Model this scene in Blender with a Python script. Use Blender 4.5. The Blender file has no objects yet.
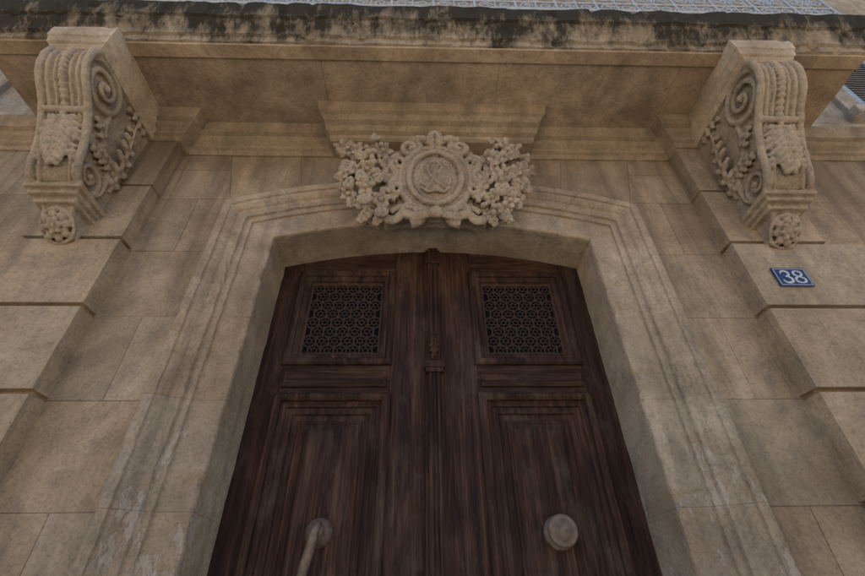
import bpy, bmesh, math, random
from mathutils import Vector, Matrix, noise
random.seed(7)
S = bpy.context.scene
S.view_settings.view_transform = 'Standard'
S.view_settings.look = 'None'
S.view_settings.exposure = 0

# ------------------------------------------------------------------ helpers
def empty(name):
    e = bpy.data.objects.new(name, None)
    S.collection.objects.link(e)
    return e

def finish(bm, name, mat, parent=None, bevel=None, smooth=False, voxel=None, disp=None, seg=2, fix=True):
    if fix:
        bmesh.ops.recalc_face_normals(bm, faces=bm.faces)
    me = bpy.data.meshes.new(name)
    bm.to_mesh(me); bm.free()
    ob = bpy.data.objects.new(name, me)
    S.collection.objects.link(ob)
    me.materials.append(mat)
    if parent: ob.parent = parent
    if smooth:
        for p in me.polygons: p.use_smooth = True
    if bevel:
        m = ob.modifiers.new('bev', 'BEVEL'); m.width = bevel; m.segments = seg
        m.limit_method = 'ANGLE'; m.angle_limit = math.radians(35)
    if voxel:
        m = ob.modifiers.new('rem', 'REMESH'); m.mode = 'VOXEL'; m.voxel_size = voxel
        m.use_smooth_shade = True
        m2 = ob.modifiers.new('sm', 'SMOOTH'); m2.factor = 0.5; m2.iterations = 2
    if disp:
        t = bpy.data.textures.new(name + '_t', 'CLOUDS'); t.noise_scale = disp[1]; t.noise_depth = 3
        m = ob.modifiers.new('dis', 'DISPLACE'); m.texture = t; m.strength = disp[0]; m.mid_level = 0.5
        m.texture_coords = 'GLOBAL'
    return ob

def newbm():
    bm = bmesh.new()
    bm.loops.layers.float_color.new('tint')
    return bm

def settint(bm, faces, t):
    L = bm.loops.layers.float_color['tint']
    for f in faces:
        for l in f.loops: l[L] = (t[0], t[1], t[2], 1)

def rt(a=0.85, b=1.08):
    v = random.uniform(a, b); w = random.uniform(-.03, .03)
    return (v + w, v, v - w)

def box(bm, x0, x1, y0, y1, z0, z1, tint=(1, 1, 1)):
    vs = [bm.verts.new((x, y, z)) for x in (x0, x1) for y in (y0, y1) for z in (z0, z1)]
    fs = [bm.faces.new([vs[i] for i in q]) for q in
          ((0, 1, 3, 2), (4, 6, 7, 5), (0, 4, 5, 1), (2, 3, 7, 6), (0, 2, 6, 4), (1, 5, 7, 3))]
    settint(bm, fs, tint)

def prism(bm, pts, y0, y1, tint=(1, 1, 1)):
    a = [bm.verts.new((x, y0, z)) for x, z in pts]
    b = [bm.verts.new((x, y1, z)) for x, z in pts]
    n = len(pts)
    fs = [bm.faces.new(a), bm.faces.new(b[::-1])]
    for i in range(n):
        j = (i + 1) % n
        fs.append(bm.faces.new((a[i], b[i], b[j], a[j])))
    settint(bm, fs, tint)

def xprism(bm, pts, x0, x1, tint=(1, 1, 1)):
    a = [bm.verts.new((x0, y, z)) for y, z in pts]
    b = [bm.verts.new((x1, y, z)) for y, z in pts]
    n = len(pts)
    fs = [bm.faces.new(a), bm.faces.new(b[::-1])]
    for i in range(n):
        j = (i + 1) % n
        fs.append(bm.faces.new((a[i], b[i], b[j], a[j])))
    settint(bm, fs, tint)

def stack(bm, cx, levels, yb, nx=1, jit=0.0, tint=(1, 1, 1)):
    """levels: (z, halfwidth, yfront)"""
    rings = []
    for (z, hw, yf) in levels:
        r = [bm.verts.new((cx - hw, yb, z))]
        for i in range(nx + 1):
            x = cx - hw + 2 * hw * i / nx
            d = dz = 0
            if jit:
                p = Vector((x * 5, z * 9, 3.1))
                d = noise.fractal(p, 1.0, 2.0, 4) * jit
                c = max(0, noise.noise(Vector((x * 11, z * 14, 9))) - .25) * jit * 6
                d += c
                dz = noise.noise(Vector((x * 6, z * 3, 20))) * jit * .6
            r.append(bm.verts.new((x, yf + d, z + dz)))
        r.append(bm.verts.new((cx + hw, yb, z)))
        rings.append(r)
    fs = [bm.faces.new(rings[0]), bm.faces.new(rings[-1][::-1])]
    for a, b in zip(rings, rings[1:]):
        n = len(a)
        for i in range(n):
            j = (i + 1) % n
            fs.append(bm.faces.new((a[i], b[i], b[j], a[j])))
    settint(bm, fs, tint)

def tube(bm, pts, rad, n=8, flat=1.0):
    pts = [Vector(p) for p in pts]
    N = len(pts)
    if not hasattr(rad, '__len__'): rad = [rad] * N
    t0 = (pts[1] - pts[0]).normalized()
    up = Vector((0, 1, 0)) if abs(t0.y) < .9 else Vector((0, 0, 1))
    rings = []
    for i in range(N):
        t = (pts[min(i + 1, N - 1)] - pts[max(i - 1, 0)])
        if t.length < 1e-9: t = t0
        t.normalize()
        u = (up - t * up.dot(t))
        if u.length < 1e-5: u = t.orthogonal()
        u.normalize(); up = u
        v = t.cross(u)
        rings.append([bm.verts.new(pts[i] + (u * math.cos(k * 2 * math.pi / n) * flat + v * math.sin(k * 2 * math.pi / n)) * rad[i]) for k in range(n)])
    for a, b in zip(rings, rings[1:]):
        for k in range(n):
            bm.faces.new((a[k], a[(k + 1) % n], b[(k + 1) % n], b[k]))
    bm.faces.new(rings[0][::-1]); bm.faces.new(rings[-1])

def ell(bm, c, s, rot=None, sub=2):
    m = Matrix.Translation(c)
    if rot is not None: m = m @ rot
    m = m @ Matrix.Diagonal((s[0], s[1], s[2], 1))
    bmesh.ops.create_icosphere(bm, subdivisions=sub, radius=1, matrix=m)

def lathe(bm, c, prof, n=36, axis='-Y'):
    rings = []
    for r, d in prof:
        ring = []
        for k in range(n):
            a = 2 * math.pi * k / n
            ring.append(bm.verts.new((c[0] + r * math.cos(a), c[1] - d, c[2] + r * math.sin(a))))
        rings.append(ring)
    for a, b in zip(rings, rings[1:]):
        for k in range(n):
            bm.faces.new((a[k], a[(k + 1) % n], b[(k + 1) % n], b[k]))
    bm.faces.new(rings[0][::-1]); bm.faces.new(rings[-1])

def ring(bm, x0, x1, z0, z1, y, prof, fill=True):
    rings = []
    for ins, dy in prof:
        rings.append([bm.verts.new((a, y + dy, b)) for a, b in
                      ((x0 + ins, z0 + ins), (x1 - ins, z0 + ins), (x1 - ins, z1 - ins), (x0 + ins, z1 - ins))])
    for a, b in zip(rings, rings[1:]):
        for k in range(4):
            bm.faces.new((a[k], a[(k + 1) % 4], b[(k + 1) % 4], b[k]))
    if fill: bm.faces.new(rings[-1])

# ------------------------------------------------------------------ materials
def nodes(name):
    m = bpy.data.materials.new(name); m.use_nodes = True
    nt = m.node_tree
    b = nt.nodes['Principled BSDF']
    return m, nt, b

def N(nt, t, **k):
    n = nt.nodes.new(t)
    for a, v in k.items(): setattr(n, a, v)
    return n

def noise_n(nt, vec, scale, detail=6, rough=.6, mapping=None, dist=0.0):
    if mapping:
        mp = N(nt, 'ShaderNodeMapping'); mp.inputs['Scale'].default_value = mapping
        nt.links.new(vec, mp.inputs['Vector']); vec = mp.outputs[0]
    n = N(nt, 'ShaderNodeTexNoise'); n.inputs['Scale'].default_value = scale
    n.inputs['Detail'].default_value = detail; n.inputs['Roughness'].default_value = rough
    n.inputs['Distortion'].default_value = dist
    nt.links.new(vec, n.inputs['Vector'])
    return n.outputs['Fac']

def ramp(nt, fac, stops):
    r = N(nt, 'ShaderNodeValToRGB')
    cr = r.color_ramp
    while len(cr.elements) < len(stops): cr.elements.new(.5)
    for e, (p, c) in zip(cr.elements, stops):
        e.position = p
        e.color = (c, c, c, 1) if not hasattr(c, '__len__') else (*c, 1)
    nt.links.new(fac, r.inputs[0])
    return r.outputs[0]

def mix(nt, fac, a, b, mode='MIX'):
    m = N(nt, 'ShaderNodeMix', data_type='RGBA', blend_type=mode)
    for sock, v in ((m.inputs[0], fac), (m.inputs[6], a), (m.inputs[7], b)):
        if isinstance(v, bpy.types.NodeSocket): nt.links.new(v, sock)
        elif hasattr(v, '__len__'): sock.default_value = (*v, 1)
        else: sock.default_value = v
    return m.outputs[2]

def math_n(nt, op, a, b=None):
    m = N(nt, 'ShaderNodeMath', operation=op)
    for i, v in enumerate((a, b)):
        if v is None: continue
        if isinstance(v, bpy.types.NodeSocket): nt.links.new(v, m.inputs[i])
        else: m.inputs[i].default_value = v
    return m.outputs[0]

def limestone(name, base=(.43, .33, .22), dark=(.26, .185, .115), grey=(.22, .18, .135), tint=False,
              streak=.5, black=None, peel=False, bump=.6, cavity=False, patch=.75, grime=None):
    m, nt, b = nodes(name)
    tc = N(nt, 'ShaderNodeTexCoord').outputs['Object']
    n1 = noise_n(nt, tc, 1.5, 6, .70, dist=.6)
    n2 = noise_n(nt, tc, 5.0, 6, .76, dist=.3)
    n3 = noise_n(nt, tc, 70, 3, .75)
    c = mix(nt, ramp(nt, n1, [(.44, 0.0), (.64, patch)]), base, dark)
    lt = (base[0] * 1.2, base[1] * 1.22, base[2] * 1.28)
    c = mix(nt, ramp(nt, n1, [(.34, .8), (.45, .0)]), c, lt)
    c = mix(nt, ramp(nt, n2, [(.47, 0.0), (.66, .7)]), c, grey)
    sp = ramp(nt, n3, [(.28, .66), (.5, 1.0), (.75, 1.12)])
    c = mix(nt, 1.0, c, sp, 'MULTIPLY')
    st = noise_n(nt, tc, 1, 5, .70, (6, 6, .55))
    c = mix(nt, ramp(nt, st, [(.50, 0.0), (.68, streak)]), c, (.13, .10, .072))
    if tint:
        at = N(nt, 'ShaderNodeAttribute', attribute_name='tint')
        c = mix(nt, 1.0, c, at.outputs['Color'], 'MULTIPLY')
    sep = N(nt, 'ShaderNodeSeparateXYZ'); nt.links.new(tc, sep.inputs[0])
    if grime:
        mr = N(nt, 'ShaderNodeMapRange'); nt.links.new(sep.outputs['Z'], mr.inputs[0])
        mr.inputs[1].default_value = grime[0]; mr.inputs[2].default_value = grime[1]
        gv = math_n(nt, 'MULTIPLY', mr.outputs[0], ramp(nt, st, [(.32, .1), (.6, .8)]))
        c = mix(nt, gv, c, (.14, .102, .066))
    if black:
        z0, z1 = black
        mr = N(nt, 'ShaderNodeMapRange'); nt.links.new(sep.outputs['Z'], mr.inputs[0])
        mr.inputs[1].default_value = z0; mr.inputs[2].default_value = z1
        bn = noise_n(nt, tc, 1, 7, .76, (9, 9, 1.7))
        bn2 = noise_n(nt, tc, 1.7, 3, .5)
        v = math_n(nt, 'ADD', math_n(nt, 'MULTIPLY', mr.outputs[0], .30), bn)
        v = math_n(nt, 'ADD', v, math_n(nt, 'MULTIPLY', bn2, .44))
        c = mix(nt, ramp(nt, v, [(.74, 0.0), (.93, .94)]), c, (.026, .025, .019))
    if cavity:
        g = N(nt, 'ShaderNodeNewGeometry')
        pv = ramp(nt, g.outputs['Pointiness'], [(.43, .36), (.50, .95), (.57, 1.18)])  # crease dirt and occlusion-like shade put into the colour, ridges lightened
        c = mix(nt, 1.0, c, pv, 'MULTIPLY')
    hsum = math_n(nt, 'ADD', math_n(nt, 'MULTIPLY', n3, .55), math_n(nt, 'MULTIPLY', n2, 1.2))
    if peel:
        mr = N(nt, 'ShaderNodeMapRange'); nt.links.new(sep.outputs['Z'], mr.inputs[0])
        mr.inputs[1].default_value = 2.75; mr.inputs[2].default_value = 1.5
        pn = noise_n(nt, tc, 6.5, 6, .76, (1, 1, .45))
        pv = ramp(nt, math_n(nt, 'ADD', pn, math_n(nt, 'MULTIPLY', mr.outputs[0], .15)), [(.655, 0.0), (.68, 1.0)])
        c = mix(nt, math_n(nt, 'MULTIPLY', pv, .42), c, (.50, .44, .36))
        hsum = math_n(nt, 'SUBTRACT', hsum, math_n(nt, 'MULTIPLY', pv, .6))
    bp = N(nt, 'ShaderNodeBump'); bp.inputs['Strength'].default_value = bump; bp.inputs['Distance'].default_value = .014
    nt.links.new(hsum, bp.inputs['Height'])
    nt.links.new(bp.outputs[0], b.inputs['Normal'])
    nt.links.new(c, b.inputs['Base Color'])
    b.inputs['Roughness'].default_value = .92
    b.inputs['Specular IOR Level'].default_value = .1
    return m

M_block = limestone('limestone_blocks', tint=True, grime=(3.2, 4.2))
M_jamb = limestone('limestone_surround', tint=True, base=(.44, .345, .24), peel=True, streak=.45)
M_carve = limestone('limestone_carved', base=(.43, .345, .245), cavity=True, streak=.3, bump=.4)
M_corn = limestone('limestone_cornice', base=(.39, .295, .195), streak=.5, grime=(3.9, 4.6))
M_soff = limestone('limestone_soffit', base=(.43, .32, .21), dark=(.22, .155, .10), grey=(.22, .165, .115), streak=.2, tint=True, patch=.95)
M_fasc = limestone('limestone_weathered', base=(.37, .30, .215), black=(4.30, 4.66), bump=.9)
M_upper = limestone('limestone_upper', base=(.42, .36, .28))
M_mortar = limestone('mortar', base=(.31, .245, .175))

def wood(name, horiz=False, dusty=0.0):
    m, nt, b = nodes(name)
    tc = N(nt, 'ShaderNodeTexCoord').outputs['Object']
    s1 = (1.4, 22, 22) if horiz else (22, 22, 1.4)
    s2 = (5, 150, 150) if horiz else (150, 150, 5)
    g1 = noise_n(nt, tc, 1, 6, .70, s1, dist=.8)
    g2 = noise_n(nt, tc, 1, 2, .6, s2)
    big = noise_n(nt, tc, 2.6, 5, .65)
    c = ramp(nt, g1, [(.30, (.011, .0065, .005)), (.50, (.046, .022, .014)), (.70, (.112, .055, .034))])
    c = mix(nt, 1.0, c, ramp(nt, g2, [(.3, .5), (.65, 1.3)]), 'MULTIPLY')
    c = mix(nt, ramp(nt, big, [(.45, 0.0), (.65, .6)]), c, (.015, .009, .007))
    wn = noise_n(nt, tc, 1, 6, .76, (2.5, 7, 7) if horiz else (7, 7, 2.5))
    c = mix(nt, ramp(nt, wn, [(.50, 0.0), (.70, .45 + dusty)]), c, (.125, .088, .060))
    nt.links.new(c, b.inputs['Base Color'])
    h = math_n(nt, 'ADD', math_n(nt, 'MULTIPLY', g1, .6), math_n(nt, 'MULTIPLY', g2, .5))
    bp = N(nt, 'ShaderNodeBump'); bp.inputs['Strength'].default_value = .7; bp.inputs['Distance'].default_value = .006
    nt.links.new(h, bp.inputs['Height']); nt.links.new(bp.outputs[0], b.inputs['Normal'])
    nt.links.new(ramp(nt, g1, [(.3, .8), (.7, .6)]), b.inputs['Roughness'])
    b.inputs['Specular IOR Level'].default_value = .18
    return m
M_wv = wood('old_wood_vertical')
M_wh = wood('old_wood_horizontal', True)
M_wp = wood('old_wood_panel', False, .1)

def simple(name, col, rough=.6, metal=0, bumps=.1, var=.25, sc=20, spec=.5):
    m, nt, b = nodes(name)
    tc = N(nt, 'ShaderNodeTexCoord').outputs['Object']
    n = noise_n(nt, tc, sc, 4, .65)
    c = mix(nt, 1.0, col, ramp(nt, n, [(.3, 1 - var), (.7, 1 + var * .5)]), 'MULTIPLY')
    nt.links.new(c, b.inputs['Base Color'])
    b.inputs['Roughness'].default_value = rough; b.inputs['Metallic'].default_value = metal
    b.inputs['Specular IOR Level'].default_value = spec
    bp = N(nt, 'ShaderNodeBump'); bp.inputs['Strength'].default_value = bumps; bp.inputs['Distance'].default_value = .01
    nt.links.new(n, bp.inputs['Height']); nt.links.new(bp.outputs[0], b.inputs['Normal'])
    return m
M_iron = simple('rusty_grille_iron', (.065, .040, .030), .8, .0, sc=60, spec=.2)
M_rail = simple('pale_painted_iron', (.40, .43, .47), .5, sc=40)
M_knob = simple('worn_brass', (.19, .135, .095), .6, .2, var=.5, sc=35)
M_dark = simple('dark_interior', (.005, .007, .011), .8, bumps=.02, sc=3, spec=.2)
M_blue = simple('blue_enamel', (.010, .026, .10), .35, bumps=.03, var=.2, sc=30)
M_white = simple('white_enamel', (.50, .51, .52), .4, bumps=.02, var=.25, sc=50)
M_shut = simple('blue_grey_paint', (.28, .34, .40), .6)
M_glass = simple('window_glass', (.03, .04, .05), .08, bumps=.0, var=.1)
M_road = simple('pale_paving', (.38, .33, .265), .9, bumps=.6, sc=60)
M_pave = simple('pavement_stone', (.42, .37, .30), .85, bumps=.3, sc=15)
M_ground = simple('ground_earth', (.30, .26, .20), .95, bumps=.3, sc=3)
M_roof = simple('roof_tiles', (.33, .16, .10), .8, bumps=.4, sc=12)
M_plast = simple('plaster', (.50, .43, .34), .9, bumps=.2, sc=4)

# ------------------------------------------------------------------ dimensions
HW, RISE, ZAP = .972, .14, 3.485
R = (HW ** 2 + RISE ** 2) / (2 * RISE); ZC = ZAP - R
CO = [0, .45, .915, 1.378, 1.84, 2.302, 2.765, 3.225, 3.685]
XQ = {-1: 1.775, 1: 1.745}
TOP = 7.6
house = empty('stone_house')

# ---- body
bm = newbm()
box(bm, -9, -1.0, .03, 8, 0, TOP); box(bm, 1.0, 9, .03, 8, 0, TOP)
box(bm, -.998, .998, .03, 8, 3.78, TOP); box(bm, -.998, .998, .75, 8, 0, 3.778)
for s in (-1, 1):
    a, c = sorted((s * 1.265, s * 1.9)); box(bm, a, c, .006, .031, 0, 4.3)
prism(bm, [(-1.264, 3.70), (-1.264, 4.3), (1.264, 4.3), (1.264, 3.70), (.8, 3.80), (0, 3.85), (-.8, 3.80)], .006, .029)
finish(bm, 'wall_core', M_mortar, house)

# ---- ashlar around the door
bm = newbm(); g = .0009
for s in (-1, 1):
    for k in range(8):
        z0, z1 = CO[k], CO[k + 1]
        xs = [1.27, 1.80]
        if k % 2: xs = [1.27, 1.53, 1.80]
        for a, b_ in zip(xs, xs[1:]):
            x0, x1 = sorted((s * a, s * b_))
            box(bm, x0 + g, x1 - g, 0 + random.uniform(0, .003), .05, z0 + g, z1 - g, rt())
def arc_z(x, w): return ZC + math.sqrt((R + w) ** 2 - x * x)
xb = [-1.30, -.86, -.40, .40, .86, 1.30]
zt = 4.28
for i in range(5):
    a, c = xb[i], xb[i + 1]
    def rad(x): return x * 1.13
    lo = []
    for t in range(9):
        x = a + g + (c - a - 2 * g) * t / 8
        lo.append((x, arc_z(x, .31)))
    prism(bm, lo + [(rad(c) - g, zt), (rad(a) + g, zt)], random.uniform(0, .003), .05, rt())
zl = arc_z(1.30, .31)
def xl(z): return 1.30 + 1.30 * .13 * (z - zl) / (zt - zl) + g
for s in (-1, 1):
    for (q0, q1, y) in ((3.6865, 3.979, .001), (3.981, zt, .0005)):
        prism(bm, [(s * xl(q0), q0), (s * 1.80, q0), (s * 1.80, q1), (s * xl(q1), q1)], y, .05, rt())
finish(bm, 'ashlar_wall', M_block, house, bevel=.0022)

# ---- rusticated courses
bm = newbm()
for s in (-1, 1):
    xq = XQ[s]
    for k in range(7):
        z0, z1 = CO[k], CO[k + 1]
        x = xq; first = 1.05 if k % 2 else .80
        while x < 9:
            L = first if x == xq else random.uniform(.8, 1.15)
            x2 = min(x + L, 9)
            a, c = sorted((s * x, s * x2))
            box(bm, a + (.0 if s > 0 and x == xq else .005), c - (.0 if s < 0 and x == xq else .005),
                -.11 + random.uniform(-.003, .003), .04, z0 + .012, z1 - .012, rt(.9, 1.1))
            x = x2
    a, c = sorted((s * (xq + .015), s * 9))
    box(bm, a, c, -.075, .035, 0, 3.215, (.8, .78, .75))
    a, c = sorted((s * xq, s * 2.33))
    box(bm, a, c, -.11, .04, 3.237, 3.673, rt(.95, 1.05))
    box(bm, a + .004, c - .004, -.085, .04, 3.673, 3.690, (.8, .78, .75))
    box(bm, a, c, -.11, .04, 3.690, 4.28, rt(.95, 1.05))
    for (u0, u1) in ((2.334, 3.1), (3.1, 4.2), (4.2, 5.4), (5.4, 7), (7, 9)):
        for (q0, q1) in ((3.229, 3.685), (3.685, 4.14)):
            a, c = sorted((s * u0, s * u1))
            box(bm, a + g, c - g, -.02, .04, q0 + g, q1 - g, rt())
finish(bm, 'quoin_blocks', M_block, house, bevel=.009, seg=3)

# ---- architrave (door surround)
sur = empty('door_surround')
prof = [(0, .33), (0, .014), (.004, .004), (.014, 0), (.150, 0), (.153, -.014), (.172, -.018), (.188, -.016), (.192, -.032),
        (.205, -.036), (.222, -.034), (.236, -.040), (.246, -.054), (.262, -.066), (.282, -.070), (.286, -.082), (.325, -.084),
        (.334, -.078), (.338, -.066), (.338, .03)]
def pos(st, w):
    if st[0] == 'j':
        z = st[2]
        if z is None: z = arc_z(HW + w, w)
        return (st[1] * (HW + w), z)
    ph = math.asin((HW + w) / (R + w))
    a = -ph + 2 * ph * st[1]
    return ((R + w) * math.sin(a), ZC + (R + w) * math.cos(a))
segs = []
for s in (-1, 1):
    for k in range(6):
        za, zb = CO[k] + .0006, CO[k + 1] - .0006
        n = 14
        segs.append([('j', s, za + (zb - za) * i / n) for i in range(n + 1)])
    z0 = CO[6] + .0006
    st = [('j', s, z0 + (3.33 - z0) * i / 14) for i in range(15)] + [('j', s, None)]
    if s < 0: st += [('a', .135 * i / 8) for i in range(1, 9)]
    else: st += [('a', 1 - .135 * i / 8) for i in range(1, 9)]
    segs.append(st)
tb = [.1355, .29, .42, .58, .71, .8645]
for a, c in zip(tb, tb[1:]):
    segs.append([('a', a + .0003 + (c - a - .0006) * i / 12) for i in range(13)])
bm = newbm()
for st in segs:
    rings = []
    for q in st:
        r = []
        for w, y in prof:
            x, z = pos(q, w)
            p = Vector((x * 8, y * 8, z * 8))
            d = noise.fractal(p, 1, 2, 4) * .004
            p2 = Vector((x * 19, y * 10 + 5, z * 19))
            ch = max(0, noise.noise(p2) - .22) * .03 if (y < .02 and w in (.004, .014, .0, .334, .325, .286, .192)) else 0
            r.append(bm.verts.new((x + d + (ch if w < .02 else 0) * (1 if x > 0 else -1), y + d * (1 if y < .3 else 0) + ch, z + d * .3)))
        rings.append(r)
    fs = [bm.faces.new(rings[0]), bm.faces.new(rings[-1][::-1])]
    for a, c in zip(rings, rings[1:]):
        for i in range(len(prof) - 1):
            fs.append(bm.faces.new((a[i], a[i + 1], c[i + 1], c[i])))
        fs.append(bm.faces.new((a[-1], a[0], c[0], c[-1])))
    settint(bm, fs, rt(.96, 1.05))
finish(bm, 'architrave', M_jamb, sur)

# ---- cornice under balcony
bm = newbm()
lv = [(4.14, 0, -.012), (4.165, 0, -.03), (4.175, 0, -.05), (4.195, 0, -.055), (4.215, 0, -.085), (4.24, 0, -.10), (4.25, 0, -.13), (4.30, 0, -.135), (4.333, 0, -.15)]
stack(bm, 0, [(z, 1.735, y) for z, _, y in lv], .02, 120, .003)
for s in (-1, 1):
    stack(bm, s * 2.045, [(z + .002, .30 - (y + .012), y - .11) for z, _, y in lv], .02, 20, .002)
    stack(bm, s * 5.7, [(z, 3.30, y - .02) for z, _, y in lv] + [(4.36, 3.30, -.17), (4.40, 3.30, -.03)], .02, 160, .003)
finish(bm, 'cornice', M_corn, house)
bm = newbm()
stack(bm, 0, [(4.130, .705, -.145), (4.142, .712, -.165), (4.165, .715, -.17), (4.175, .73, -.20), (4.20, .74, -.225), (4.212, .745, -.26), (4.235, .76, -.285),
              (4.245, .775, -.31), (4.30, .785, -.315), (4.334, .79, -.32)], .02, 60, .003)
finish(bm, 'keystone_bed_block', M_corn, house)

# ---- upper wall
bm = newbm()
z = 4.68; k = 0
while z < TOP - .05:
    x = -9 + (k % 2) * .45
    while x < 9:
        x2 = min(x + .9, 9)
        box(bm, max(x, -9) + g, x2 - g, -.005, .04, z + g, min(z + .42, TOP) - g, rt(.9, 1.08))
        x = x2
    z += .42; k += 1
for s in (-1, 1):
    a, c = sorted((s * 2.8, s * 9)); box(bm, a, c, -.005, .04, 4.40, 4.678)
finish(bm, 'upper_wall', M_upper, house, bevel=.003)
bm = newbm()
stack(bm, 0, [(TOP, 9.1, -.1), (TOP + .1, 9.2, -.25), (TOP + .2, 9.3, -.4), (TOP + .3, 9.3, -.42)], 8.2)
finish(bm, 'eaves_cornice', M_corn, house)
bm = newbm()
xprism(bm, [(-.5, TOP + .3), (3.9, TOP + 1.8), (8.3, TOP + .3)], -9.3, 9.3)
finish(bm, 'roof', M_roof, house)

def shutter_window(cx, z0, z1, hw):
    bm = newbm()
    box(bm, cx - hw - .16, cx - hw, -.05, .02, z0, z1 + .16, (1, 1, 1)); box(bm, cx + hw, cx + hw + .16, -.05, .02, z0, z1 + .16)
    box(bm, cx - hw, cx + hw, -.048, .02, z1, z1 + .158); box(bm, cx - hw - .2, cx + hw + .2, -.12, .02, z0 - .1, z0 - .002)
    finish(bm, 'window_surround', M_upper, house, bevel=.008)
    bm = newbm()
    for s in (-1, 1):
        a, c = sorted((cx + s * .004, cx + s * (hw - .004)))
        box(bm, a, a + .07, -.035, -.008, z0, z1); box(bm, c - .07, c, -.035, -.008, z0, z1)
        for q in (z0, (z0 + z1) / 2 - .05, z1 - .1): box(bm, a + .07, c - .07, -.034, -.008, q, q + .1)
        q = z0 + .12
        while q < z1 - .13:
            xprism(bm, [(-.034, q), (-.028, q), (-.010, q + .035), (-.016, q + .035)], a + .07, c - .07)
            q += .04
    finish(bm, 'window_shutters', M_shut, house)
for cx in (-4.25, 4.25): shutter_window(cx, 4.78, 6.8, .6)
for cx in (-1.35, 1.35): shutter_window(cx, 4.80, 6.9, .62)
for cx in (-7.2, 7.2): shutter_window(cx, 4.78, 6.8, .6)

# ------------------------------------------------------------------ balcony
bal = empty('stone_balcony')
bm = newbm()
BH = 2.80
stack(bm, 0, [(4.340, BH - .03, -.66), (4.342, BH, -.70), (4.385, BH, -.705), (4.39, BH + .02, -.725), (4.42, BH + .025, -.73), (4.44, BH + .035, -.74), (4.47, BH + .05, -.765),
              (4.50, BH + .055, -.77), (4.505, BH + .07, -.788), (4.55, BH + .08, -.795), (4.59, BH + .09, -.803), (4.635, BH + .09, -.808), (4.66, BH + .07, -.793), (4.665, BH + .04, -.74)], .0, 600, .011)
finish(bm, 'moulded_edge', M_fasc, bal)
bm = newbm()
xs = [-2.79, -1.83, -.72, .43, 1.62, 2.79]
for a, c in zip(xs, xs[1:]):
    box(bm, a + .001, c - .001, -.60, -.02, 4.336, 4.37, rt(.93, 1.05))
box(bm, -2.79, 2.79, -.685, -.603, 4.322, 4.345, (1.05, 1.05, 1.05))
finish(bm, 'soffit_slabs', M_soff, bal, bevel=.002)
# railing
bm = newbm()
RY = -.775; RB = .07
def scroll(cx, cz, r, turns, a0, dr, y=RY):
    P = []
    n = int(20 * turns)
    for i in range(n + 1):
        t = i / n
        a = a0 + dr * t * turns * 2 * math.pi
        rr = r * (1 - .82 * t)
        P.append((cx + rr * math.cos(a), y, cz + RB + rr * math.sin(a)))
    return P
for z, h in ((4.635, .014), (4.76, .008), (5.42, .008), (5.52, .02)):
    tube(bm, [(-2.78, RY, z + RB), (2.78, RY, z + RB)], h, 6)
    for s in (-1, 1): tube(bm, [(s * 2.78, RY, z + RB), (s * 2.78, 0, z + RB)], h, 6)
x = -2.78
while x < 2.79:
    tube(bm, [(x, RY, 4.62), (x, RY, 5.52 + RB)], .009, 6)
    x += .278
x = -2.78
while x < 2.7:
    for u in (.07, .208):
        tube(bm, scroll(x + u, 4.695, .052, 1.5, 0, 1 if u < .1 else -1), .006, 5)
        tube(bm, scroll(x + u, 4.86, .06, 1.6, 1.5, -1 if u < .1 else 1), .006, 5)
        tube(bm, scroll(x + u, 5.30, .06, 1.6, -1.5, 1 if u < .1 else -1), .006, 5)
    P = [(x + .139 + .10 * math.sin(t / 12 * math.pi), RY, RB + 4.80 + .58 * t / 12) for t in range(13)]
    tube(bm, P, .006, 5)
    tube(bm, [(2 * (x + .139) - p[0], p[1], p[2]) for p in P], .006, 5)
    tube(bm, [(x + .139, RY, 4.64 + RB), (x + .139, RY, 5.42 + RB)], .006, 5)
    x += .278
finish(bm, 'iron_railing', M_rail, bal)

# ------------------------------------------------------------------ console corbels
def catmull(P, n=8):
    out = []
    for i in range(len(P) - 1):
        p0 = Vector(P[max(i - 1, 0)]); p1 = Vector(P[i]); p2 = Vector(P[i + 1]); p3 = Vector(P[min(i + 2, len(P) - 1)])
        for k in range(n):
            t = k / n
            out.append(.5 * ((2 * p1) + (-p0 + p2) * t + (2 * p0 - 5 * p1 + 4 * p2 - p3) * t * t + (-p0 + 3 * p1 - 3 * p2 + p3) * t ** 3))
    out.append(Vector(P[-1]))
    return out

def leaf(bm, base, tip, width, out, thick=.012, lobes=5):
    base = Vector(base); tip = Vector(tip); out = Vector(out).normalized()
    d = tip - base; L = d.length; t = d.normalized(); sd = t.cross(out).normalized()
    rib = []
    for i in range(9):
        q = i / 8
        rib.append(base + d * q + out * (math.sin(q * math.pi * .9) * .18 * L * .5 + (.10 * L * q ** 3)))
    tube(bm, rib, [thick * 1.5 * (1 - .6 * i / 8) for i in range(9)], 6)
    for i in range(lobes):
        q = .08 + .82 * i / (lobes - 1)
        p = base + d * q + out * (math.sin(q * math.pi * .9) * .09 * L)
        wl = width * (math.sin((q * .75 + .2) * math.pi)) * .95
        for s in (-1, 1):
            dr = (sd * s * .85 + t * .65).normalized()
            e = p + dr * wl
            pts = [p, p + dr * wl * .5 + out * thick * .8, e + out * thick * .1, e + t * wl * .15 - out * thick * .5]
            tube(bm, pts, [thick, thick * 1.7, thick * 1.3, thick * .5], 6)

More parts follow.
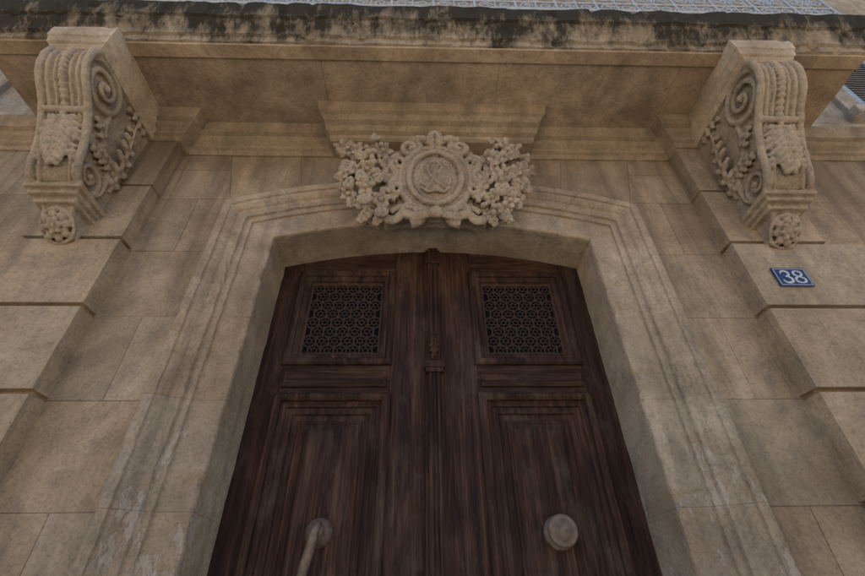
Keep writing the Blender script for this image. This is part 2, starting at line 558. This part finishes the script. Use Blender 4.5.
def flower(bm, c, r, out, petals=5, rot=0):
    c = Vector(c); out = Vector(out).normalized()
    u = out.orthogonal().normalized(); v = out.cross(u)
    for k in range(petals):
        a = rot + 2 * math.pi * k / petals
        d = u * math.cos(a) + v * math.sin(a)
        m = Matrix((d, out, d.cross(out))).transposed().to_4x4()
        m = m @ Matrix.Rotation(.35, 4, 'Z')
        ell(bm, c + d * r * .58 + out * r * .10, (r * .50, r * .22, r * .36), m, 1)
    ell(bm, c + out * r * .22, (r * .26,) * 3, None, 1)

front = [(-.66, 4.25), (-.70, 4.19), (-.705, 4.10), (-.67, 4.01), (-.60, 3.93), (-.535, 3.84), (-.485, 3.73), (-.455, 3.63), (-.44, 3.56), (-.40, 3.49), (-.34, 3.455), (-.28, 3.47)]
def build_console():
    bm = newbm()
    fr = catmull([(0, a, b) for a, b in front], 6)
    poly = [(p.y, p.z) for p in fr] + [(-.10, 3.47), (-.10, 4.25)]
    xprism(bm, poly, -.118, .118)
    for s in (-1, 1):
        for off, rr in ((.0, .024), (.045, .012)):
            tube(bm, [Vector((s * (.135 - off), p.y - .004, p.z)) for p in fr], rr, 8)
        c = Vector((s * .125, -.545, 4.09)); P = []
        for i in range(70):
            t = i / 69; a = math.radians(150) - t * 2 * math.pi * 2.1
            r = .155 * (1 - t) ** .85 + .012
            P.append(c + Vector((s * .022 * t, r * math.cos(a), r * math.sin(a))))
        tube(bm, P, [.022 - .008 * i / 69 for i in range(70)], 8)
        ell(bm, c + Vector((s * .02, 0, 0)), (.03, .026, .026))
        c = Vector((s * .125, -.345, 3.56)); P = []
        for i in range(50):
            t = i / 49; a = math.radians(190) + t * 2 * math.pi * 1.7
            r = .10 * (1 - t) ** .85 + .008
            P.append(c + Vector((s * .018 * t, r * math.cos(a), r * math.sin(a))))
        tube(bm, P, [.017 - .006 * i / 49 for i in range(50)], 8)
        ell(bm, c + Vector((s * .015, 0, 0)), (.022, .02, .02))
        P = catmull([(s * .128, -.42, 4.0), (s * .128, -.40, 3.88), (s * .128, -.33, 3.78), (s * .128, -.24, 3.68), (s * .128, -.23, 3.56), (s * .128, -.28, 3.48)], 6)
        tube(bm, P, .016, 8)
        leaf(bm, (s * .12, -.18, 3.62), (s * .12, -.28, 4.12), .085, (s, 0, 0), .014, 6)
        leaf(bm, (s * .12, -.20, 3.75), (s * .12, -.44, 3.72), .06, (s, 0, 0), .012, 5)
        leaf(bm, (s * .12, -.34, 3.80), (s * .12, -.50, 3.90), .045, (s, 0, 0), .011, 4)
        leaf(bm, (s * .12, -.14, 4.22), (s * .12, -.36, 4.20), .04, (s, 0, 0), .011, 4)
    for i, p in enumerate(fr[3:34]):
        if i % 2 == 0:
            ell(bm, (0, p.y - .008, p.z), (.027, .024, .021), None, 1)
    tube(bm, [Vector((-.045, p.y - .004, p.z)) for p in fr[:34]], .009, 6)
    tube(bm, [Vector((.045, p.y - .004, p.z)) for p in fr[:34]], .009, 6)
    tube(bm, [(-.145, -.565, 3.86), (.145, -.565, 3.86)], .020, 8)
    leaf(bm, (0, -.55, 3.84), (0, -.43, 3.52), .095, (0, -1, .3), .014, 8)
    for s in (-1, 1):
        leaf(bm, (s * .05, -.55, 3.83), (s * .10, -.48, 3.68), .040, (0, -1, .3), .010, 4)
        leaf(bm, (s * .05, -.50, 3.70), (s * .10, -.44, 3.57), .035, (0, -1, .3), .010, 4)
    box(bm, -.165, .165, -.40, -.10, 3.435, 3.465); box(bm, -.145, .145, -.375, -.10, 3.405, 3.44); box(bm, -.125, .125, -.34, -.10, 3.375, 3.41)
    xprism(bm, [(-.31, 3.38), (-.29, 3.33), (-.22, 3.27), (-.16, 3.22), (-.10, 3.20), (-.10, 3.38)], -.09, .09)
    o = (0, -.75, -.66)
    flower(bm, (0, -.245, 3.285), .088, o, 8)
    flower(bm, (0, -.265, 3.270), .052, o, 6, .3)
    P = [Vector((.096 * math.cos(a), -.245, 3.285)) + Vector((0, -.66, .75)) * .096 * math.sin(a) for a in [k * math.pi / 14 for k in range(29)]]
    tube(bm, P, .012, 6)
    for v in bm.verts:
        t = max(0, min(1, (v.co.z - 3.2) / 1.05))
        if v.co.y < -.12: v.co.y += .070 * (1 - t) - .025 * t
        v.co.z = 3.16 + (v.co.z - 3.2) * .955
        v.co.x *= .93
    return bm
for i, cx in enumerate((-2.085, 2.03)):
    con = empty('stone_corbel' if i == 0 else 'stone_corbel.001')
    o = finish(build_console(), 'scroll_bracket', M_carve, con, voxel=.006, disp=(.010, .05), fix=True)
    con.location = (cx, 0, 0)
    bm = newbm()
    stack(bm, 0, [(4.15, .140, -.72), (4.165, .155, -.735), (4.18, .158, -.738), (4.188, .172, -.75), (4.235, .177, -.755), (4.24, .187, -.762), (4.30, .19, -.765), (4.334, .19, -.765)], -.1, 30, .005)
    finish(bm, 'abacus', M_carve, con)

# ------------------------------------------------------------------ cartouche
car = empty('carved_cartouche')
bm = newbm()
def E(cx, cz, rx, rz, y, n=48, a0=0, a1=2 * math.pi):
    return [(cx + rx * math.cos(a0 + (a1 - a0) * k / n), y, cz + rz * math.sin(a0 + (a1 - a0) * k / n)) for k in range(n + 1)]
ell(bm, (0, -.05, 3.77), (.26, .07, .32), None, 3)
box(bm, -.24, .24, -.08, .02, 3.46, 4.05)
ell(bm, (0, -.115, 3.75), (.155, .045, .20), None, 3)
tube(bm, E(0, 3.75, .168, .218, -.140), .020, 8)
tube(bm, E(0, 3.76, .225, .275, -.105), .026, 8)
tube(bm, E(0, 3.755, .197, .247, -.115), .012, 8)
y = -.158
def spir(cx, cz, r, turns, a0, dr, y, rad, dy=0.0):
    P = []; n = int(26 * turns)
    for i in range(n + 1):
        t = i / n; a = a0 + dr * t * turns * 2 * math.pi; rr = r * (1 - .85 * t)
        P.append((cx + rr * math.cos(a), y - dy * t, cz + rr * math.sin(a)))
    tube(bm, P, [rad * (1 - .4 * i / n) for i in range(n + 1)], 8)
tube(bm, catmull([(-.06, y + .008, 3.63), (-.02, y, 3.70), (.0, y, 3.79), (.03, y + .004, 3.87)], 5), .010, 6)
tube(bm, catmull([(.07, y + .008, 3.65), (.02, y - .006, 3.68), (-.035, y - .006, 3.75), (-.05, y, 3.82), (-.01, y + .002, 3.87), (.04, y + .002, 3.83), (.02, y, 3.77)], 5), .010, 6)
for s in (-1, 1):
    spir(s * .062, 3.71, .040, 1.2, -1.2, s, y + .006, .009)
    spir(s * .058, 3.81, .035, 1.2, 1.8, -s, y + .006, .008)
    tube(bm, catmull([(0, y, 3.62), (s * .05, y, 3.61), (s * .09, y + .012, 3.66)], 4), .008, 6)
for s in (-1, 1):
    d = s
    spir(s * .165, 4.035, .075, 1.6, math.pi / 2, d, -.10, .028, .03)
    spir(s * .240, 3.90, .065, 1.5, math.pi * .5, -d, -.10, .026, .03)
    spir(s * .250, 3.66, .065, 1.5, -math.pi * .5, d, -.10, .026, .03)
    spir(s * .150, 3.49, .085, 1.6, -math.pi / 2, -d, -.09, .030, .03)
    tube(bm, catmull([(s * .02, -.10, 4.08), (s * .08, -.12, 4.115), (s * .16, -.11, 4.11)], 5), .026, 8)
    tube(bm, catmull([(s * .24, -.10, 3.95), (s * .285, -.12, 3.87), (s * .245, -.11, 3.78), (s * .285, -.12, 3.70), (s * .25, -.10, 3.60)], 5), .026, 8)
    prism(bm, [(s * .2, 3.46), (s * .31, 3.43), (s * .36, 3.50), (s * .3, 3.6), (s * .2, 3.6)], -.06, .02)
    tube(bm, catmull([(-s * .03, -.12, 3.49), (s * .05, -.125, 3.46), (s * .13, -.12, 3.445), (s * .20, -.115, 3.47), (s * .25, -.10, 3.43), (s * .30, -.09, 3.45)], 6), .032, 8, .6)
    tube(bm, catmull([(s * .03, -.115, 3.48), (s * .10, -.12, 3.505), (s * .22, -.10, 3.53), (s * .28, -.09, 3.50)], 6), .026, 8, .6)
leaf(bm, (0, -.11, 3.99), (0, -.14, 4.13), .06, (0, -1, 0), .016, 5)
ell(bm, (0, -.135, 3.465), (.05, .035, .045))
rnd = random.Random(11)
for s in (-1, 1):
    prism(bm, [(s * .22, 3.50), (s * .36, 3.44), (s * .52, 3.58), (s * .60, 3.80), (s * .58, 4.03), (s * .40, 4.07), (s * .22, 3.99)], -.065, .02)
    pts = []
    tries = 0
    while len(pts) < 24 and tries < 5000:
        tries += 1
        x = rnd.uniform(.27, .62); z = rnd.uniform(3.47, 4.07)
        cx = .43 + .10 * (z - 3.78) / .3
        if abs(x - cx) > .165 - max(0, 3.62 - z) * .5: continue
        if all((x - a) ** 2 + (z - b) ** 2 > .070 ** 2 for a, b in pts): pts.append((x, z))
    for i, (x, z) in enumerate(pts):
        o = Vector((s * (x - .43) * 1.8 + rnd.uniform(-.3, .3), -1, (z - 3.78) * 1.0 - .15 + rnd.uniform(-.3, .3)))
        yy = -.085 - .06 * (1 - min(1, abs(x - .43) / .18)) + rnd.uniform(-.025, .02)
        if i % 4 < 2: flower(bm, (s * x, yy, z), rnd.uniform(.054, .078), o, rnd.choice((5, 5, 6)), rnd.uniform(0, 6))
        elif i % 4 == 2:
            a = rnd.uniform(0, 6.28)
            leaf(bm, (s * (x - .03 * math.cos(a)), yy, z - .03 * math.sin(a)), (s * (x + .05 * math.cos(a)), yy - .015, z + .05 * math.sin(a)), .040, (0, -1, 0), .014, 4)
            flower(bm, (s * x, yy - .02, z), .036, o, 5, a)
        else:
            for q in range(7): ell(bm, (s * x + rnd.uniform(-.035, .035), yy - .01 + rnd.uniform(-.01, .01), z + rnd.uniform(-.035, .035)), (.021,) * 3, None, 1)
    for k in range(14):
        a = -1.9 + 3.9 * k / 13
        bx = .43 + .12 * math.cos(a); bz = 3.80 + .20 * math.sin(a)
        l_ = rnd.uniform(.06, .10); a += rnd.uniform(-.4, .4)
        leaf(bm, (s * bx, -.06, bz), (s * (bx + l_ * math.cos(a)), -.075, bz + l_ * math.sin(a)), .034, (0, -1, 0), .013, 4)
    leaf(bm, (s * .36, -.06, 3.56), (s * .47, -.07, 3.43), .040, (0, -1, 0), .014, 5)
    leaf(bm, (s * .30, -.07, 3.54), (s * .37, -.08, 3.40), .035, (0, -1, 0), .013, 5)
bmesh.ops.transform(bm, matrix=Matrix.Translation((.01, -.055, 3.345)) @ Matrix.Rotation(math.radians(9), 4, 'X') @ Matrix.Diagonal((.96, 1, .935, 1)) @ Matrix.Translation((0, 0, -3.42)), verts=bm.verts)
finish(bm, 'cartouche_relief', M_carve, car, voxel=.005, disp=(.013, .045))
bm = newbm()
prism(bm, [(-.24, 3.46), (.24, 3.46), (.30, 4.17), (-.30, 4.17)], -.07, .02)
finish(bm, 'keystone', M_jamb, car, bevel=.01)

# ------------------------------------------------------------------ door
door = empty('double_door')
DY = .285
bv = newbm(); bh = newbm(); bp_ = newbm()
gaps = .0015
gr = newbm(); gl = newbm()
for s in (-1, 1):
    def bx(bm, x0, x1, z0, z1, y0=DY, y1=DY + .06):
        a, c = sorted((s * x0, s * x1)); box(bm, a, c, y0, y1, z0, z1)
    bx(bv, .845, 1.0, .06, 3.62); bx(bv, .004, .245, .06, 3.62)
    for z0, z1 in ((2.45, 2.635), (3.30, 3.63), (.85, .98), (.06, .30)):
        bx(bh, .245 + gaps, .845 - gaps, z0, z1, DY + .0015)
    def rg(bm, x0, x1, z0, z1, p, fill=True, y=DY):
        a, c = sorted((s * x0, s * x1)); ring(bm, a, c, z0, z1, y, p, fill)
    rg(bp_, .235, .855, 2.625, 3.305, [(0, .002), (.002, -.016), (.012, -.024), (.032, -.026), (.042, -.016), (.046, -.004), (.060, -.002), (.072, .002), (.078, .016), (.086, .020), (.092, .05)], False)
    rg(gl, .30, .79, 2.69, 3.24, [(0, .048), (.001, .05)], True)
    P = [(0, .002), (.002, -.018), (.014, -.028), (.030, -.030), (.044, -.020), (.048, -.004), (.060, .004), (.072, .004), (.076, .016), (.105, .020),
         (.112, .034), (.140, .036), (.146, .024), (.156, .020), (.160, .026), (.195, .010)]
    rg(bp_, .235, .855, .972, 2.458, P)
    rg(bp_, .235, .855, .292, .858, P)
    rg(bh, .26, .83, 2.492, 2.592, [(0, .002), (.002, -.010), (.010, -.016), (.020, -.010), (.024, -.006)])
    x0, x1, z0, z1 = .322, .768, 2.712, 3.218
    a_ = .0430; yy = DY + .024
    done = set()
    def cl(p): return (min(max(p[0], x0), x1), min(max(p[1], z0), z1))
    for i in range(-1, 8):
        for j in range(-1, 11):
            cx = x0 + i * a_ * math.sqrt(3) + (j % 2) * a_ * math.sqrt(3) / 2
            cz = z0 + .02 + j * a_ * 1.5
            V = [(cx + a_ * math.sin(k * math.pi / 3), cz + a_ * math.cos(k * math.pi / 3)) for k in range(6)]
            for k in range(6):
                p, q = V[k], V[(k + 1) % 6]
                mx, mz = (p[0] + q[0]) / 2, (p[1] + q[1]) / 2
                key = (round(mx, 3), round(mz, 3))
                if key in done or not (x0 - .005 < mx < x1 + .005 and z0 - .005 < mz < z1 + .005): continue
                done.add(key); p, q = cl(p), cl(q)
                if abs(p[0] - q[0]) + abs(p[1] - q[1]) < .002: continue
                tube(gr, [(s * p[0], yy, p[1]), (s * q[0], yy, q[1])], .0048, 6)
            if x0 + .012 < cx < x1 - .012 and z0 + .012 < cz < z1 - .012:
                tube(gr, [(s * (cx + .015 * math.cos(t)), yy - .003, cz + .015 * math.sin(t)) for t in [k * math.pi / 7 for k in range(15)]], .0032, 5)
                for k in range(3):
                    a = k * math.pi / 3 + math.pi / 6
                    d = (math.cos(a), math.sin(a))
                    for m_ in (-1, 1):
                        p = cl((cx + m_ * d[0] * .015, cz + m_ * d[1] * .015)); q = cl((cx + m_ * d[0] * .037, cz + m_ * d[1] * .037))
                        if abs(p[0] - q[0]) + abs(p[1] - q[1]) < .002: continue
                        tube(gr, [(s * p[0], yy, p[1]), (s * q[0], yy, q[1])], .0028, 5)
    for (p, q) in (((x0, z0), (x1, z0)), ((x1, z0), (x1, z1)), ((x1, z1), (x0, z1)), ((x0, z1), (x0, z0))):
        tube(gr, [(s * p[0], yy, p[1]), (s * q[0], yy, q[1])], .006, 6)
finish(bv, 'stiles', M_wv, door, bevel=.003)
finish(bh, 'rails', M_wh, door, bevel=.002)
finish(bp_, 'panels', M_wp, door, bevel=.0015, fix=False)
finish(gr, 'iron_grilles', M_iron, door, fix=True)
finish(gl, 'grille_backing', M_dark, door)
bm = newbm()
prism(bm, [(-.048, .06), (.052, .06), (.052, 3.6), (-.048, 3.6)], DY - .018, DY + .01)
prism(bm, [(-.030, .06), (.034, .06), (.034, 3.6), (-.030, 3.6)], DY - .042, DY - .017)
for x in (-.018, .002, .022): tube(bm, [(x, DY - .043, .06), (x, DY - .043, 2.60)], .008, 8)
for x in (-.012, .016): tube(bm, [(x, DY - .043, 2.80), (x, DY - .043, 3.30)], .010, 8)
box(bm, -.055, .059, DY - .066, DY - .01, 2.585, 2.625); box(bm, -.047, .051, DY - .060, DY - .01, 2.560, 2.587)
box(bm, -.045, .049, DY - .056, DY - .01, 3.345, 3.375)
finish(bm, 'meeting_bead', M_wv, door, bevel=.003)
bm = newbm()
leaf(bm, (.002, DY - .045, 2.64), (.002, DY - .052, 2.78), .028, (0, -1, 0), .009, 5)
flower(bm, (.002, DY - .05, 2.655), .026, (0, -1, 0), 6)
finish(bm, 'carved_bead_ornament', M_wv, door, voxel=.003)
bm = newbm()
lathe(bm, (.555, DY - .0, 1.79), [(.070, -.03), (.070, .006), (.064, .012), (.030, .016), (.024, .03), (.03, .045), (.058, .052), (.066, .060), (.066, .068), (.058, .074), (.052, .071), (.044, .074), (.036, .082), (.018, .088), (.002, .089)])
finish(bm, 'door_knob', M_knob, door, smooth=True)
bm = newbm()
kx, kz = -.525, 1.80
lathe(bm, (kx, DY, kz), [(.060, -.03), (.060, .006), (.050, .016), (.046, .024), (.034, .030), (.03, .05), (.026, .062), (.002, .068)])
P = catmull([(kx + .006, DY - .06, kz + .03), (kx - .002, DY - .082, kz - .01), (kx - .016, DY - .075, kz - .08), (kx - .034, DY - .065, kz - .16), (kx - .040, DY - .045, kz - .24)], 6)
tube(bm, P, [.014 + .008 * math.sin(math.pi * .9 * i / (len(P) - 1)) for i in range(len(P))], 12)
ell(bm, (kx - .040, DY - .035, kz - .245), (.032, .034, .032))
finish(bm, 'door_knocker', M_knob, door, smooth=True)
bm = newbm()
box(bm, -.97, .97, -.05, .6, .0, .06)
finish(bm, 'threshold', M_pave, door, bevel=.01)

# ------------------------------------------------------------------ number plate
sign = empty('house_number_sign')
px, pz = 1.965, 2.955
bm = newbm()
box(bm, px - .094, px + .094, -.122, -.116, pz - .064, pz + .064)
finish(bm, 'enamel_plate', M_blue, sign, bevel=.002)
bm = newbm()
for a in ((px - .087, px + .087, pz + .053, pz + .056), (px - .087, px + .087, pz - .056, pz - .053), (px - .087, px - .084, pz - .0528, pz + .0528), (px + .084, px + .087, pz - .0528, pz + .0528)):
    box(bm, a[0], a[1], -.1235, -.121, a[2], a[3])
finish(bm, 'plate_border', M_white, sign)
bm = newbm()
def stroke(P, thick):
    P = catmull([(px + a * .95, -.1235, pz + b * .93) for a, b in P], 7)
    tube(bm, P, [thick[0] + (thick[1] - thick[0]) * abs(math.sin(i / (len(P) - 1) * math.pi * thick[2])) for i in range(len(P))], 8, .35)
stroke([(-.062, .022), (-.056, .036), (-.038, .043), (-.018, .034), (-.018, .014), (-.036, .003), (-.042, .002)], (.0030, .0068, 1))
stroke([(-.042, .002), (-.030, .001), (-.012, -.012), (-.014, -.034), (-.038, -.044), (-.058, -.038), (-.065, -.022)], (.0030, .0078, 1))
stroke([(.036, .002), (.018, .014), (.018, .034), (.038, .043), (.058, .034), (.058, .014), (.038, .002), (.014, -.012), (.013, -.034), (.038, -.044), (.063, -.034), (.062, -.012), (.036, .002)], (.0035, .0072, 4))
finish(bm, 'digits', M_white, sign)

# ------------------------------------------------------------------ street
bm = newbm(); box(bm, -150, 150, -150, 150, -.3, -.13); finish(bm, 'ground', M_ground)
bm = newbm(); box(bm, -60, 60, -20.2, -1.3, -.129, -.12); finish(bm, 'road', M_road)
bm = newbm(); box(bm, -60, 60, -1.3, .02, -.13, -.004); box(bm, -60, 60, -22, -20.2, -.13, -.004); finish(bm, 'pavement', M_pave, bevel=.015)
opp = empty('plaster_house')
OY = -22
bm = newbm(); box(bm, -25, 25, OY - 9, OY, -.1, 7.5); finish(bm, 'walls', M_plast, opp)
bm = newbm(); xprism(bm, [(OY + .5, 7.5), (OY - 4.5, 9.2), (OY - 9.5, 7.5)], -25.4, 25.4); finish(bm, 'roof', M_roof, opp)
bm = newbm(); bg = newbm()
for i in range(-7, 8):
    for z0, z1 in ((.9, 2.6), (4.2, 6.3)):
        cx = i * 3.1 + .6
        box(bg, cx - .5, cx + .5, OY + .002, OY + .02, z0, z1)
        for s in (-1, 1):
            a, c = sorted((cx + s * .52, cx + s * 1.02)); box(bm, a, c, OY, OY + .05, z0, z1)
        box(bm, cx - .03, cx + .03, OY, OY + .04, z0, z1); box(bm, cx - .55, cx + .55, OY, OY + .12, z0 - .08, z0 - .002)
finish(bm, 'shutters', M_shut, opp); finish(bg, 'windows', M_glass, opp)

# ------------------------------------------------------------------ light
el, az = math.radians(68), math.radians(-30)
sd = Vector((math.sin(az) * math.cos(el), math.cos(az) * math.cos(el), math.sin(el)))
w = bpy.data.worlds.new('World'); S.world = w; w.use_nodes = True
nt = w.node_tree
sky = nt.nodes.new('ShaderNodeTexSky'); sky.sky_type = 'NISHITA'; sky.sun_disc = False
sky.sun_elevation = el; sky.sun_rotation = az
nt.links.new(sky.outputs[0], nt.nodes['Background'].inputs[0])
nt.nodes['Background'].inputs[1].default_value = .27
L = bpy.data.lights.new('sun', 'SUN'); L.energy = 11; L.angle = math.radians(.5); L.color = (1, .92, .80)
lo = bpy.data.objects.new('sun', L); S.collection.objects.link(lo)
lo.rotation_euler = (-sd).to_track_quat('-Z', 'Y').to_euler()
lo.location = (0, 0, 20)

# ------------------------------------------------------------------ camera
cam = bpy.data.cameras.new('camera'); co = bpy.data.objects.new('camera', cam); S.collection.objects.link(co)
cam.sensor_width = 36; cam.lens = 430 / 865 * 36; cam.clip_end = 600; cam.clip_start = .02
co.matrix_world = Matrix.Translation((-.073, -1.915, 1.5)) @ Matrix.Rotation(math.radians(-1.9), 4, 'Z') @ Matrix.Rotation(math.radians(90 + 37.3), 4, 'X') @ Matrix.Rotation(math.radians(-.9), 4, 'Z')
S.camera = co
